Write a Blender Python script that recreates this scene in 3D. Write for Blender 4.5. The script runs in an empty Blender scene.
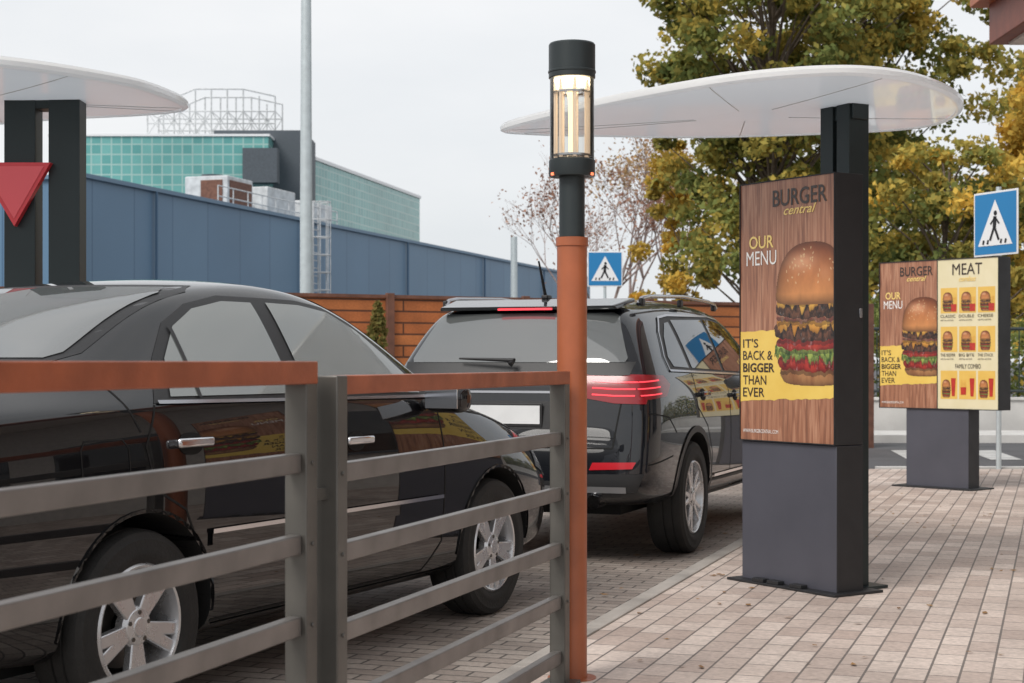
import bpy, bmesh, math, random
import numpy as np
from mathutils import Vector, Matrix
from mathutils.bvhtree import BVHTree
random.seed(7); rng=np.random.default_rng(7)
S=bpy.context.scene
COL=S.collection
# ---------------------------------------------------------------- materials
def mat(name,col,rough=.5,metal=0.,coat=0.,var=0.,vscale=8.,bump=0.,bscale=60.,ior=1.5,emit=None,estr=0.,col2=None,rvar=0.,spec=None,cior=1.5,crough=.03,translucent=0.):
    m=bpy.data.materials.new(name); m.use_nodes=True
    nt=m.node_tree; b=nt.nodes['Principled BSDF']
    b.inputs['Base Color'].default_value=(*col,1); b.inputs['Roughness'].default_value=rough
    b.inputs['Metallic'].default_value=metal; b.inputs['Coat Weight'].default_value=coat
    b.inputs['Coat Roughness'].default_value=crough; b.inputs['Coat IOR'].default_value=cior; b.inputs['IOR'].default_value=ior
    if spec is not None: b.inputs['Specular IOR Level'].default_value=spec
    if emit: b.inputs['Emission Color'].default_value=(*emit,1); b.inputs['Emission Strength'].default_value=estr
    tc=nt.nodes.new('ShaderNodeTexCoord')
    if var>0 or col2 or rvar:
        n=nt.nodes.new('ShaderNodeTexNoise'); n.inputs['Scale'].default_value=vscale; n.inputs['Detail'].default_value=6
        nt.links.new(tc.outputs['Object'],n.inputs['Vector'])
        if var>0 or col2:
            mx=nt.nodes.new('ShaderNodeMix'); mx.data_type='RGBA'
            c2=col2 if col2 else tuple(c*(1-var) for c in col)
            c1=col if col2 else tuple(min(1,c*(1+var)) for c in col)
            mx.inputs[6].default_value=(*c1,1); mx.inputs[7].default_value=(*c2,1)
            rp=nt.nodes.new('ShaderNodeMapRange'); rp.inputs[1].default_value=.3; rp.inputs[2].default_value=.7
            nt.links.new(n.outputs[0],rp.inputs[0]); nt.links.new(rp.outputs[0],mx.inputs[0])
            nt.links.new(mx.outputs[2],b.inputs['Base Color'])
        if rvar:
            rr=nt.nodes.new('ShaderNodeMapRange'); rr.inputs[3].default_value=max(0,rough-rvar); rr.inputs[4].default_value=rough+rvar
            nt.links.new(n.outputs[0],rr.inputs[0]); nt.links.new(rr.outputs[0],b.inputs['Roughness'])
    if bump>0:
        n2=nt.nodes.new('ShaderNodeTexNoise'); n2.inputs['Scale'].default_value=bscale; n2.inputs['Detail'].default_value=5
        nt.links.new(tc.outputs['Object'],n2.inputs['Vector'])
        bp=nt.nodes.new('ShaderNodeBump'); bp.inputs['Strength'].default_value=bump; bp.inputs['Distance'].default_value=.01
        nt.links.new(n2.outputs[0],bp.inputs['Height']); nt.links.new(bp.outputs[0],b.inputs['Normal'])
    if translucent:
        tl=nt.nodes.new('ShaderNodeBsdfTranslucent'); tl.inputs[0].default_value=(.92,.96,1,1); mx=nt.nodes.new('ShaderNodeMixShader'); mx.inputs[0].default_value=translucent
        o=nt.nodes['Material Output']; nt.links.new(b.outputs[0],mx.inputs[1]); nt.links.new(tl.outputs[0],mx.inputs[2]); nt.links.new(mx.outputs[0],o.inputs[0])
    return m
def brickmat(name,c1,c2,mortar,bw,rh,rot,msize=.006,rough=.75,offset=.5,bump=.4,var=.25,facade=False,metal=0.,smooth=.1,nscale=1.2,spec=.5):
    m=bpy.data.materials.new(name); m.use_nodes=True; nt=m.node_tree; b=nt.nodes['Principled BSDF']
    b.inputs['Roughness'].default_value=rough; b.inputs['Metallic'].default_value=metal; b.inputs['Specular IOR Level'].default_value=spec
    tc=nt.nodes.new('ShaderNodeTexCoord'); src=tc.outputs['Object']
    if facade:
        sp=nt.nodes.new('ShaderNodeSeparateXYZ'); nt.links.new(src,sp.inputs[0])
        ad=nt.nodes.new('ShaderNodeMath'); ad.operation='ADD'; nt.links.new(sp.outputs[0],ad.inputs[0]); nt.links.new(sp.outputs[1],ad.inputs[1])
        cb=nt.nodes.new('ShaderNodeCombineXYZ'); nt.links.new(ad.outputs[0],cb.inputs[0]); nt.links.new(sp.outputs[2],cb.inputs[1]); src=cb.outputs[0]
    mp=nt.nodes.new('ShaderNodeMapping'); mp.inputs['Rotation'].default_value=(0,0,rot); nt.links.new(src,mp.inputs[0])
    br=nt.nodes.new('ShaderNodeTexBrick'); nt.links.new(mp.outputs[0],br.inputs['Vector'])
    br.inputs['Scale'].default_value=1; br.inputs['Brick Width'].default_value=bw; br.inputs['Row Height'].default_value=rh
    br.inputs['Mortar Size'].default_value=msize; br.inputs['Mortar Smooth'].default_value=smooth; br.offset=offset
    br.inputs['Color1'].default_value=(*c1,1); br.inputs['Color2'].default_value=(*c2,1); br.inputs['Mortar'].default_value=(*mortar,1)
    n=nt.nodes.new('ShaderNodeTexNoise'); n.inputs['Scale'].default_value=nscale; n.inputs['Detail'].default_value=8; nt.links.new(src,n.inputs['Vector'])
    mr=nt.nodes.new('ShaderNodeMapRange'); mr.inputs[1].default_value=.3; mr.inputs[2].default_value=.7; mr.inputs[3].default_value=1-var; mr.inputs[4].default_value=1+var
    nt.links.new(n.outputs[0],mr.inputs[0])
    n3=nt.nodes.new('ShaderNodeTexNoise'); n3.inputs['Scale'].default_value=45; n3.inputs['Detail'].default_value=4; nt.links.new(src,n3.inputs['Vector'])
    mr3=nt.nodes.new('ShaderNodeMapRange'); mr3.inputs[1].default_value=.3; mr3.inputs[2].default_value=.7; mr3.inputs[3].default_value=.84; mr3.inputs[4].default_value=1.13
    nt.links.new(n3.outputs[0],mr3.inputs[0])
    mm=nt.nodes.new('ShaderNodeMath'); mm.operation='MULTIPLY'; nt.links.new(mr.outputs[0],mm.inputs[0]); nt.links.new(mr3.outputs[0],mm.inputs[1])
    vm=nt.nodes.new('ShaderNodeVectorMath'); vm.operation='SCALE'; nt.links.new(br.outputs['Color'],vm.inputs[0]); nt.links.new(mm.outputs[0],vm.inputs['Scale'])
    nt.links.new(vm.outputs[0],b.inputs['Base Color'])
    if bump:
        bp=nt.nodes.new('ShaderNodeBump'); bp.inputs['Strength'].default_value=bump; bp.inputs['Distance'].default_value=.004; bp.invert=True
        nt.links.new(br.outputs['Fac'],bp.inputs['Height']); nt.links.new(bp.outputs[0],b.inputs['Normal'])
    return m
M={}
M['paint']=mat('car_paint_black',(.004,.004,.005),.5,0,1.0,spec=.05,cior=1.62,crough=.01)
M['paint2']=mat('suv_paint_black',(.006,.007,.010),.45,0,1.0,spec=.1,cior=1.6,crough=.012)
M['plastic']=mat('black_plastic',(.016,.016,.017),.5,bump=.1,bscale=200)
M['gap']=mat('panel_gap',(.002,.002,.002),.8)
M['glass']=mat('car_glass',(.18,.195,.185),.015,0,0,ior=2.2)
M['glassd']=mat('car_glass_dark',(.02,.022,.023),.015,0,0,ior=1.9)
M['glassr']=mat('car_glass_rear',(.10,.107,.107),.015,0,0,ior=2.4)
M['chrome']=mat('chrome',(.7,.7,.72),.12,1)
M['chromed']=mat('chrome_trim',(.42,.42,.44),.2,1)
M['alloy']=mat('alloy',(.62,.62,.63),.28,.75,rvar=.1,vscale=20)
M['tyre']=mat('tyre_rubber',(.018,.017,.016),.8,bump=.3,bscale=90,var=.3)
M['disc']=mat('brake_disc',(.12,.11,.1),.45,.8)
M['dark']=mat('dark_void',(.004,.004,.004),.9)
M['red']=mat('tail_light',(.25,.006,.012),.3,0,.6,crough=.15)
M['redlit']=mat('tail_light_lit',(.8,.02,.03),.2,0,0,emit=(1,.09,.12),estr=1.0)
M['refl']=mat('reflector_red',(.5,.01,.02),.25,0,.5)
M['plate']=mat('plate_white',(.75,.76,.76),.4,var=.05)
M['silver']=mat('bumper_silver',(.35,.35,.36),.35,.7)
M['headl']=mat('headlight',(.35,.37,.4),.08,.3,1)
M['fpost']=mat('fence_paint_grey',(.105,.10,.09),.38,.35,var=.2,vscale=5,rvar=.12)
M['slat']=mat('fence_slat_grey',(.20,.185,.175),.36,.5,var=.2,vscale=6,rvar=.12)
M['rail']=mat('rail_terracotta',(.32,.082,.032),.42,.1,var=.2,vscale=9,rvar=.12,bump=.08,bscale=120)
M['orange']=mat('lamp_orange',(.36,.10,.037),.42,0,.15,var=.14,vscale=7,rvar=.08)
M['dkgrey']=mat('lamp_dark_grey',(.028,.036,.038),.42,.3,rvar=.1)
M['board']=mat('board_charcoal',(.022,.022,.024),.5,.2,var=.1,rvar=.08)
M['boardp']=mat('pedestal_grey',(.085,.085,.105),.45,.2,var=.10,vscale=3,rvar=.1)
M['white']=mat('canopy_white',(.86,.84,.81),.18,0,.6,var=.04,vscale=2,translucent=.45)
M['under']=mat('canopy_underside',(.86,.88,.90),.12,0,.8,var=.05,vscale=1.5,translucent=.45)
M['seam']=mat('canopy_seam',(.5,.5,.5),.5)
M['post']=mat('canopy_post',(.022,.032,.034),.4,.3)
M['trired']=mat('sign_red',(.72,.03,.045),.35,0,.3)
M['steel']=mat('pole_steel',(.52,.58,.60),.45,.3,var=.08)
M['conc']=mat('concrete',(.55,.54,.52),.85,var=.12,vscale=2,bump=.3)
M['kerb']=mat('kerb_stone',(.36,.33,.30),.85,var=.2,vscale=4,bump=.3)
M['asph']=mat('asphalt',(.085,.085,.09),.9,var=.2,vscale=1.5,bump=.5,bscale=120)
M['mark']=mat('road_marking',(.45,.45,.44),.7,var=.3,vscale=5)
M['sblue']=mat('sign_blue',(.015,.20,.46),.4)
M['swhite']=mat('sign_white',(.80,.81,.82),.4)
M['sblack']=mat('sign_black',(.01,.01,.012),.5)
M['bark']=mat('bark',(.13,.10,.075),.9,var=.35,vscale=12,bump=.6,bscale=30)
M['rail2']=mat('railing_dark',(.02,.03,.03),.5)
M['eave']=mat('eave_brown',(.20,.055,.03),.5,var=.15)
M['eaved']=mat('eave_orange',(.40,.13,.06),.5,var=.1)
M['wallw']=mat('building_wall',(.60,.56,.52),.8,var=.1)
M['ac']=mat('hvac_white',(.55,.57,.58),.6,var=.2,vscale=3)
M['dkblk']=mat('dark_cladding',(.07,.085,.10),.6,var=.15)
M['brown']=mat('rust_brown',(.16,.07,.045),.7,var=.3)
M['pipe']=mat('downpipe_blue',(.08,.155,.25),.5)
U=math.radians(90-18.8)
M['pave']=brickmat('paving_pale',(.61,.515,.455),(.42,.33,.285),(.17,.145,.13),.24,.12,-U,.005,.62,var=.17,bump=.6)
M['lane']=brickmat('paving_lane',(.33,.285,.25),(.23,.19,.165),(.08,.07,.062),.20,.10,-U+math.pi/2,.006,.62,var=.25,bump=.6)
M['blue']=brickmat('blue_cladding',(.115,.215,.33),(.10,.195,.31),(.06,.13,.22),3.0,30.,0,.04,.45,offset=0,bump=.2,var=.08,facade=True,nscale=.15)
M['teal']=brickmat('teal_curtain_wall',(.085,.30,.29),(.15,.40,.38),(.31,.48,.45),.95,.95,0,.07,.2,offset=0,bump=0,var=.22,facade=True,nscale=.08)
M['woodf']=brickmat('wood_fence',(.50,.17,.05),(.40,.12,.035),(.10,.035,.015),2.6,.14,0,.012,.6,offset=.3,bump=.4,var=.2,facade=True,nscale=3)
def woodposter():
    m=bpy.data.materials.new('poster_wood'); m.use_nodes=True; nt=m.node_tree; b=nt.nodes['Principled BSDF']; b.inputs['Roughness'].default_value=.3; b.inputs['Coat Weight'].default_value=.3
    tc=nt.nodes.new('ShaderNodeTexCoord'); mp=nt.nodes.new('ShaderNodeMapping'); mp.inputs['Scale'].default_value=(28,1,1.6); nt.links.new(tc.outputs['Object'],mp.inputs[0])
    n=nt.nodes.new('ShaderNodeTexNoise'); n.inputs['Scale'].default_value=1.6; n.inputs['Detail'].default_value=9; n.inputs['Distortion'].default_value=1.2; nt.links.new(mp.outputs[0],n.inputs['Vector'])
    cr=nt.nodes.new('ShaderNodeValToRGB'); e=cr.color_ramp.elements; e[0].position=.28; e[0].color=(.18,.07,.04,1); e[1].position=.72; e[1].color=(.50,.26,.16,1)
    x=e.new(.5); x.color=(.34,.145,.08,1)
    sp=nt.nodes.new('ShaderNodeSeparateXYZ'); nt.links.new(tc.outputs['Object'],sp.inputs[0])
    md=nt.nodes.new('ShaderNodeMath'); md.operation='PINGPONG'; md.inputs[1].default_value=.09; nt.links.new(sp.outputs[0],md.inputs[0])
    lt=nt.nodes.new('ShaderNodeMapRange'); lt.inputs[1].default_value=0; lt.inputs[2].default_value=.003; lt.inputs[3].default_value=.35; lt.inputs[4].default_value=1; nt.links.new(md.outputs[0],lt.inputs[0])
    vm=nt.nodes.new('ShaderNodeVectorMath'); vm.operation='SCALE'; nt.links.new(cr.outputs[0],vm.inputs[0]); nt.links.new(lt.outputs[0],vm.inputs['Scale'])
    nt.links.new(n.outputs[0],cr.inputs[0]); nt.links.new(vm.outputs[0],b.inputs['Base Color']); return m
M['pwood']=woodposter()
def pm(n,c,c2=None,vs=40): return mat('poster_'+n,c,.35,0,.3,col2=c2,vscale=vs)
M['pyel']=pm('yellow',(.82,.58,.13),(.76,.50,.09),6); M['pdark']=pm('ink',(.035,.02,.015)); M['pwhite']=pm('white',(.85,.83,.8))
M['pytext']=pm('yellow_text',(.86,.62,.20)); M['ptom']=pm('cup_red',(.55,.04,.02),(.4,.02,.015),30); M['pcheese']=pm('fries',(.8,.48,.10),(.65,.33,.05),30)
M['pcream']=pm('cream',(.78,.70,.48),(.72,.64,.40),6); M['psalt']=pm('cell',(.80,.52,.12),(.74,.46,.09),9)
m=bpy.data.materials.new('poster_print'); m.use_nodes=True; _b=m.node_tree.nodes['Principled BSDF']; _b.inputs['Roughness'].default_value=.35; _b.inputs['Coat Weight'].default_value=.3
_a=m.node_tree.nodes.new('ShaderNodeAttribute'); _a.attribute_name='Col'; m.node_tree.links.new(_a.outputs[0],_b.inputs['Base Color']); M['print']=m
# ---------------------------------------------------------------- helpers
def empty(name,loc=(0,0,0),rz=0.):
    o=bpy.data.objects.new(name,None); o.location=loc; o.rotation_euler=(0,0,rz); o.empty_display_size=.2; COL.objects.link(o); return o
def mobj(name,verts,faces,m,parent=None,smooth=False,angle=35):
    me=bpy.data.meshes.new(name); me.from_pydata([tuple(v) for v in verts],[],[tuple(f) for f in faces]); me.update()
    if m: me.materials.append(m)
    if smooth:
        me.polygons.foreach_set('use_smooth',[True]*len(me.polygons))
        me.set_sharp_from_angle(angle=math.radians(angle))
    o=bpy.data.objects.new(name,me); COL.objects.link(o)
    if parent: o.parent=parent
    return o
def box(name,c,s,m,parent=None,bev=0.,rz=0.,rx=0.,ry=0.):
    x,y,z=[a/2 for a in s]
    v=[(-x,-y,-z),(x,-y,-z),(x,y,-z),(-x,y,-z),(-x,-y,z),(x,-y,z),(x,y,z),(-x,y,z)]
    f=[(0,3,2,1),(4,5,6,7),(0,1,5,4),(1,2,6,5),(2,3,7,6),(3,0,4,7)]
    o=mobj(name,v,f,m,parent,smooth=bev>0); o.location=c; o.rotation_euler=(rx,ry,rz)
    if bev>0:
        b=o.modifiers.new('bev','BEVEL'); b.width=bev; b.segments=3; b.limit_method='ANGLE'
    return o
def tube_data(pts,radii,seg=8,base=0):
    V=[];F=[]
    n=len(pts)
    for i,p in enumerate(pts):
        p=Vector(p); a=Vector(pts[max(0,i-1)]); b=Vector(pts[min(n-1,i+1)]); d=(b-a)
        d=d.normalized() if d.length>1e-9 else Vector((0,0,1))
        up=Vector((0,0,1)) if abs(d.z)<.9 else Vector((1,0,0))
        s=d.cross(up).normalized(); t=s.cross(d).normalized()
        for k in range(seg):
            an=2*math.pi*k/seg; V.append(p+radii[i]*(math.cos(an)*s+math.sin(an)*t))
    for i in range(n-1):
        for k in range(seg):
            a=base+i*seg+k; b=base+i*seg+(k+1)%seg; F.append((a,b,b+seg,a+seg))
    F.append(tuple(base+k for k in range(seg))[::-1]); F.append(tuple(base+(n-1)*seg+k for k in range(seg)))
    return V,F
def tube(name,pts,r,m,parent=None,seg=10):
    if not hasattr(r,'__len__'): r=[r]*len(pts)
    V,F=tube_data(pts,r,seg); return mobj(name,V,F,m,parent,smooth=True,angle=50)
def tubes(name,lst,m,parent=None,seg=6):
    V=[];F=[]
    for pts,r in lst:
        if not hasattr(r,'__len__'): r=[r]*len(pts)
        v,f=tube_data(pts,r,seg,len(V)); V+=v; F+=f
    return mobj(name,V,F,m,parent,smooth=True,angle=60)
def lathe(name,prof,m,parent=None,seg=48,axis='Z',loc=(0,0,0)):
    V=[];F=[]
    for r,h in prof:
        for k in range(seg):
            a=2*math.pi*k/seg
            V.append((r*math.cos(a),r*math.sin(a),h) if axis=='Z' else (r*math.cos(a),h,r*math.sin(a)))
    for i in range(len(prof)-1):
        for k in range(seg):
            a=i*seg+k;b=i*seg+(k+1)%seg; F.append((a,b,b+seg,a+seg) if axis=='Z' else (a,a+seg,b+seg,b))
    o=mobj(name,V,F,m,parent,smooth=True,angle=30); o.location=loc; return o
def flat(name,pts,y,m,parent,th=0.):
    return mobj(name,[(p[0],y,p[1]) for p in pts],[tuple(range(len(pts)))],m,parent)
def sheet(name,pts,z,m):
    return mobj(name,[(p[0],p[1],z) for p in pts],[tuple(range(len(pts)))],m)
def fittext(name,body,x0,x1,z0,z1,m,parent,y,bold=.02,shear=0.):
    cu=bpy.data.curves.new('t','FONT'); cu.body=body; cu.offset=bold; cu.shear=shear; cu.resolution_u=3
    o=bpy.data.objects.new('t',cu); COL.objects.link(o); bpy.context.view_layer.update()
    me=bpy.data.meshes.new_from_object(o.evaluated_get(bpy.context.evaluated_depsgraph_get()))
    bpy.data.objects.remove(o)
    xs=[v.co.x for v in me.vertices]; ys=[v.co.y for v in me.vertices]
    if not xs: return
    a,b,c,d=min(xs),max(xs),min(ys),max(ys)
    for v in me.vertices:
        v.co=(x0+(v.co.x-a)/(b-a)*(x1-x0), y, z0+(v.co.y-c)/(d-c)*(z1-z0))
    me.materials.clear(); me.materials.append(m); me.name=name
    t=bpy.data.objects.new(name,me); COL.objects.link(t); t.parent=parent; return t
# ---------------------------------------------------------------- camera
cam=bpy.data.cameras.new('camera'); cam.sensor_width=36; cam.lens=36*1600/1024; cam.shift_y=20.5/1024; cam.clip_end=3000; cam.clip_start=.05
cam.dof.use_dof=True; cam.dof.focus_distance=7.2; cam.dof.aperture_fstop=7
co=bpy.data.objects.new('camera',cam); co.location=(0,0,1.24); co.rotation_euler=(math.pi/2,0,0); COL.objects.link(co); S.camera=co
# ---------------------------------------------------------------- world & sun
S.view_settings.view_transform='Standard'; S.view_settings.look='None'; S.view_settings.exposure=0
W=bpy.data.worlds.new('World'); S.world=W; W.use_nodes=True; nt=W.node_tree; nt.nodes.clear()
out=nt.nodes.new('ShaderNodeOutputWorld'); sky=nt.nodes.new('ShaderNodeTexSky'); sky.sky_type='NISHITA'; sky.sun_disc=False
EL=math.radians(46); AZ=math.radians(218)
sky.sun_elevation=EL; sky.sun_rotation=AZ; sky.dust_density=3
bg1=nt.nodes.new('ShaderNodeBackground'); bg1.inputs[1].default_value=.14; nt.links.new(sky.outputs[0],bg1.inputs[0])
bg2=nt.nodes.new('ShaderNodeBackground'); bg2.inputs[1].default_value=1.0
tc=nt.nodes.new('ShaderNodeTexCoord'); mp=nt.nodes.new('ShaderNodeMapping'); mp.inputs['Scale'].default_value=(1,1,3); nt.links.new(tc.outputs['Generated'],mp.inputs[0])
nz=nt.nodes.new('ShaderNodeTexNoise'); nz.inputs['Scale'].default_value=2.2; nz.inputs['Detail'].default_value=7; nt.links.new(mp.outputs[0],nz.inputs['Vector'])
cr=nt.nodes.new('ShaderNodeValToRGB'); cr.color_ramp.elements[0].position=.32; cr.color_ramp.elements[0].color=(.80,.83,.86,1); cr.color_ramp.elements[1].position=.68; cr.color_ramp.elements[1].color=(1.0,1.0,1.0,1)
nt.links.new(nz.outputs[0],cr.inputs[0]); nt.links.new(cr.outputs[0],bg2.inputs[0])
ms=nt.nodes.new('ShaderNodeMixShader'); ms.inputs[0].default_value=.90
nt.links.new(bg1.outputs[0],ms.inputs[1]); nt.links.new(bg2.outputs[0],ms.inputs[2]); nt.links.new(ms.outputs[0],out.inputs[0])
sl=bpy.data.lights.new('sun','SUN'); sl.energy=2.4; sl.angle=math.radians(25); sl.color=(1,.96,.91)
so=bpy.data.objects.new('sun',sl); COL.objects.link(so)
sd=Vector((math.sin(AZ)*math.cos(EL),math.cos(AZ)*math.cos(EL),math.sin(EL))); so.rotation_euler=sd.to_track_quat('Z','Y').to_euler()
# ---------------------------------------------------------------- ground
sheet('ground',[(-800,-300),(800,-300),(800,1500),(-800,1500)],0,M['asph'])
def kx(y): return .358+.34*(y-7.35)
sheet('drive_through_lane',[(-9,-4),(kx(-4),-4),(kx(18.4),18.4),(-9,18.4)],.004,M['lane'])
sheet('brick_pavement',[(kx(-4),-4),(26,-4),(26,18.4),(kx(18.4),18.4)],.010,M['pave'])
k=empty('kerb')
def beam(name,p0,p1,h,w,m,parent=None,bev=.0):
    p0=Vector(p0);p1=Vector(p1);d=p1-p0
    o=box(name,(p0+p1)/2,(d.length,w,h),m,parent,bev); o.rotation_euler=(0,-math.atan2(d.z,math.hypot(d.x,d.y)),math.atan2(d.y,d.x)); return o
kd=Vector((.34,1,0)).normalized(); p=Vector((kx(-4),-4,-.025))
for i in range(23):
    a=p+kd*i*1.0; beam('lane_kerb',a+kd*.004,a+kd*.996,.09,.09,M['kerb'],k,.004)
beam('road_kerb',(kx(18.4)+.1,18.5,0),(26,18.5,0),.06,.16,M['conc'],k)
beam('far_kerb',(4.2,24.6,0),(40,24.6,0),.24,.18,M['conc'],k)
sheet('far_pavement',[(4.2,24.7),(40,24.7),(40,26.4),(4.2,26.4)],.11,M['conc'])
for i in range(2):
    x=5.0+i*1.05; sheet('road_marking' ,[(x,20.2),(x+.4,20.2),(x+.7,22.4),(x+.3,22.4)],.006,M['mark'])
V=[];F=[]
for i in range(420):
    x=random.uniform(.2,8); y=random.uniform(6.3,18)
    if x<kx(y)-1.5: continue
    a=random.uniform(0,6.28); s=random.uniform(.012,.03); b=len(V)
    for q in range(4):
        t=a+q*math.pi/2; r_=s*(1 if q%2 else .55); V.append((x+r_*math.cos(t),y+r_*math.sin(t),.014+random.uniform(0,.006)))
    F.append((b,b+1,b+2,b+3))
mobj('fallen_leaves',V,F,mat('dry_leaf',(.35,.2,.07),.8,col2=(.18,.09,.04),vscale=3))
# ---------------------------------------------------------------- metal fence
def fence():
    F=empty('metal_fence')
    def post(x,y,h,w=.062):
        box('post',(x,y,h/2),(w,w,h),M['fpost'],F,.004,rz=math.radians(71)); box('post_foot',(x,y,.006+.01),(.13,.13,.012),M['fpost'],F,.003,rz=math.radians(71))
    A=Vector((-.535,4.06)); B=Vector((-.469,4.165)); E=Vector((.182,6.1)); d=(E-B).normalized(); L=A-d*2.0
    post(A.x,A.y,1.243); post(B.x,B.y,1.205); post(E.x,E.y,1.20); post(L.x,L.y,1.243)
    a=L+d*.033; b=A-d*.033
    beam('top_rail',(L.x-.02,L.y-.06,1.213),(A.x+.008,A.y+.03,1.213),.058,.07,M['rail'],F,.004)
    for z in (.985,.78,.575,.37,.165): beam('slat',(a.x,a.y,z),(b.x,b.y,z),.05,.035,M['slat'],F,.004)
    a=B+d*.033; b=E-d*.033
    beam('top_rail',(B.x-.01,B.y-.02,1.18),(E.x+.01,E.y+.03,1.18),.05,.066,M['rail'],F,.004)
    for z in (.95,.74,.53,.33,.12): beam('slat',(a.x,a.y,z),(b.x,b.y,z),.05,.035,M['slat'],F,.004)
    nrm=Vector((d.y,-d.x))
    for z in (.35,.9): box('bracket',((A.x+B.x)/2,(A.y+B.y)/2,z),(.09,.02,.03),M['fpost'],F,rz=math.radians(58))
    for (q,zz) in ((A,(.985,.78,.575,.37)),(B,(.95,.74,.53,.33)),(E,(.95,.74,.53,.33))):
        for z in zz:
            c=q+nrm*.0325; lathe('bolt',[(0,.004),(.005,.003),(.006,0)],M['fpost'],F,10,'Z',(c.x,c.y,z)).rotation_euler=(math.radians(90),0,math.atan2(nrm.y,nrm.x)+math.pi/2)
fence()
# ---------------------------------------------------------------- street lamp
def lamp():
    P=empty('street_lamp',(.234,6.24,0))
    lathe('pole',[(0,0),(.095,0),(.095,.012),(.06,.014),(.0585,.03),(.0585,1.69),(.063,1.692),(.063,1.725),(.045,1.727)],M['orange'],P)
    lathe('neck',[(.05,1.727),(.05,1.96),(.088,1.962),(.09,1.968),(.09,2.025),(.084,2.03),(.0,2.03)],M['dkgrey'],P)
    lathe('cap',[(0,2.345),(.088,2.345),(.091,2.347),(.091,2.475),(.087,2.481),(0,2.484)],M['dkgrey'],P)
    lathe('cap_ring',[(.0915,2.365),(.0935,2.367),(.0935,2.373),(.0915,2.375)],M['dkgrey'],P)
    g=bpy.data.materials.new('lamp_glass'); g.use_nodes=True; n=g.node_tree; n.nodes.clear()
    o=n.nodes.new('ShaderNodeOutputMaterial'); mx=n.nodes.new('ShaderNodeMixShader'); tr=n.nodes.new('ShaderNodeBsdfTransparent'); gl=n.nodes.new('ShaderNodeBsdfGlossy'); fr=n.nodes.new('ShaderNodeFresnel')
    tr.inputs[0].default_value=(.92,.92,.90,1); gl.inputs['Roughness'].default_value=.02; fr.inputs[0].default_value=1.6
    n.links.new(fr.outputs[0],mx.inputs[0]); n.links.new(tr.outputs[0],mx.inputs[1]); n.links.new(gl.outputs[0],mx.inputs[2]); n.links.new(mx.outputs[0],o.inputs[0])
    lathe('glass',[(.086,2.03),(.086,2.345)],g,P)
    em=mat('lamp_tube',(.8,.7,.5),.3,emit=(1,.72,.42),estr=1.5)
    em2=mat('lamp_source',(1,.9,.7),.4,emit=(1,.82,.55),estr=6)
    lathe('diffuser',[(0,2.05),(.013,2.05),(.015,2.26),(.03,2.33)],em,P,seg=20)
    lathe('source',[(.0,2.318),(.060,2.318),(.070,2.335),(.070,2.344)],em2,P,seg=32)
    frost=mat('inner_prism',(.75,.68,.60),.1,.1,.5,emit=(1,.72,.48),estr=.40)
    for a in range(7):
        t=a*2*math.pi/7+.35
        tube('prism',[(.064*math.cos(t),.064*math.sin(t),2.035),(.064*math.cos(t),.064*math.sin(t),2.34)],.0075,frost,P,8)
    for z in (2.04,2.285): lathe('inner_ring',[(.045,z),(.078,z),(.078,z+.008),(.045,z+.008)],M['chromed'],P,seg=32)
    lathe('inner_base',[(0,2.06),(.03,2.055),(.045,2.032)],M['chromed'],P,seg=24)
    rl=mat('amber_led',(.9,.2,.08),.3,emit=(1,.22,.1),estr=1.5)
    for t in (3.7,5.7): box('led',(.088*math.cos(t),.088*math.sin(t),1.968),(.012,.014,.010),rl,P,rz=t)
lamp()
# ---------------------------------------------------------------- posters
def blob(x0,x1,z0,z1,n=40,p=2.6,wig=0.,seed=0):
    r=random.Random(seed); cx,cz=(x0+x1)/2,(z0+z1)/2; a,b=(x1-x0)/2,(z1-z0)/2; pts=[]
    ph=r.random()*6; fr=r.choice([7,9,11])
    for i in range(n):
        t=-2*math.pi*i/n; c,s=math.cos(t),math.sin(t)
        k=1+wig*math.sin(fr*t+ph)+wig*.6*r.uniform(-1,1)
        pts.append((cx+a*k*math.copysign(abs(c)**(2/p),c),cz+b*k*math.copysign(abs(s)**(2/p),s)))
    return pts
def vnoise(u,v,f,seed):
    g=np.random.default_rng(seed).uniform(-1,1,(64,64)); x=(u*f)%63; y=(v*f)%63; i=x.astype(int); j=y.astype(int); a=x-i; b=y-j; a=a*a*(3-2*a); b=b*b*(3-2*b)
    return g[i,j]*(1-a)*(1-b)+g[i+1,j]*a*(1-b)+g[i,j+1]*(1-a)*b+g[i+1,j+1]*a*b
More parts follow.
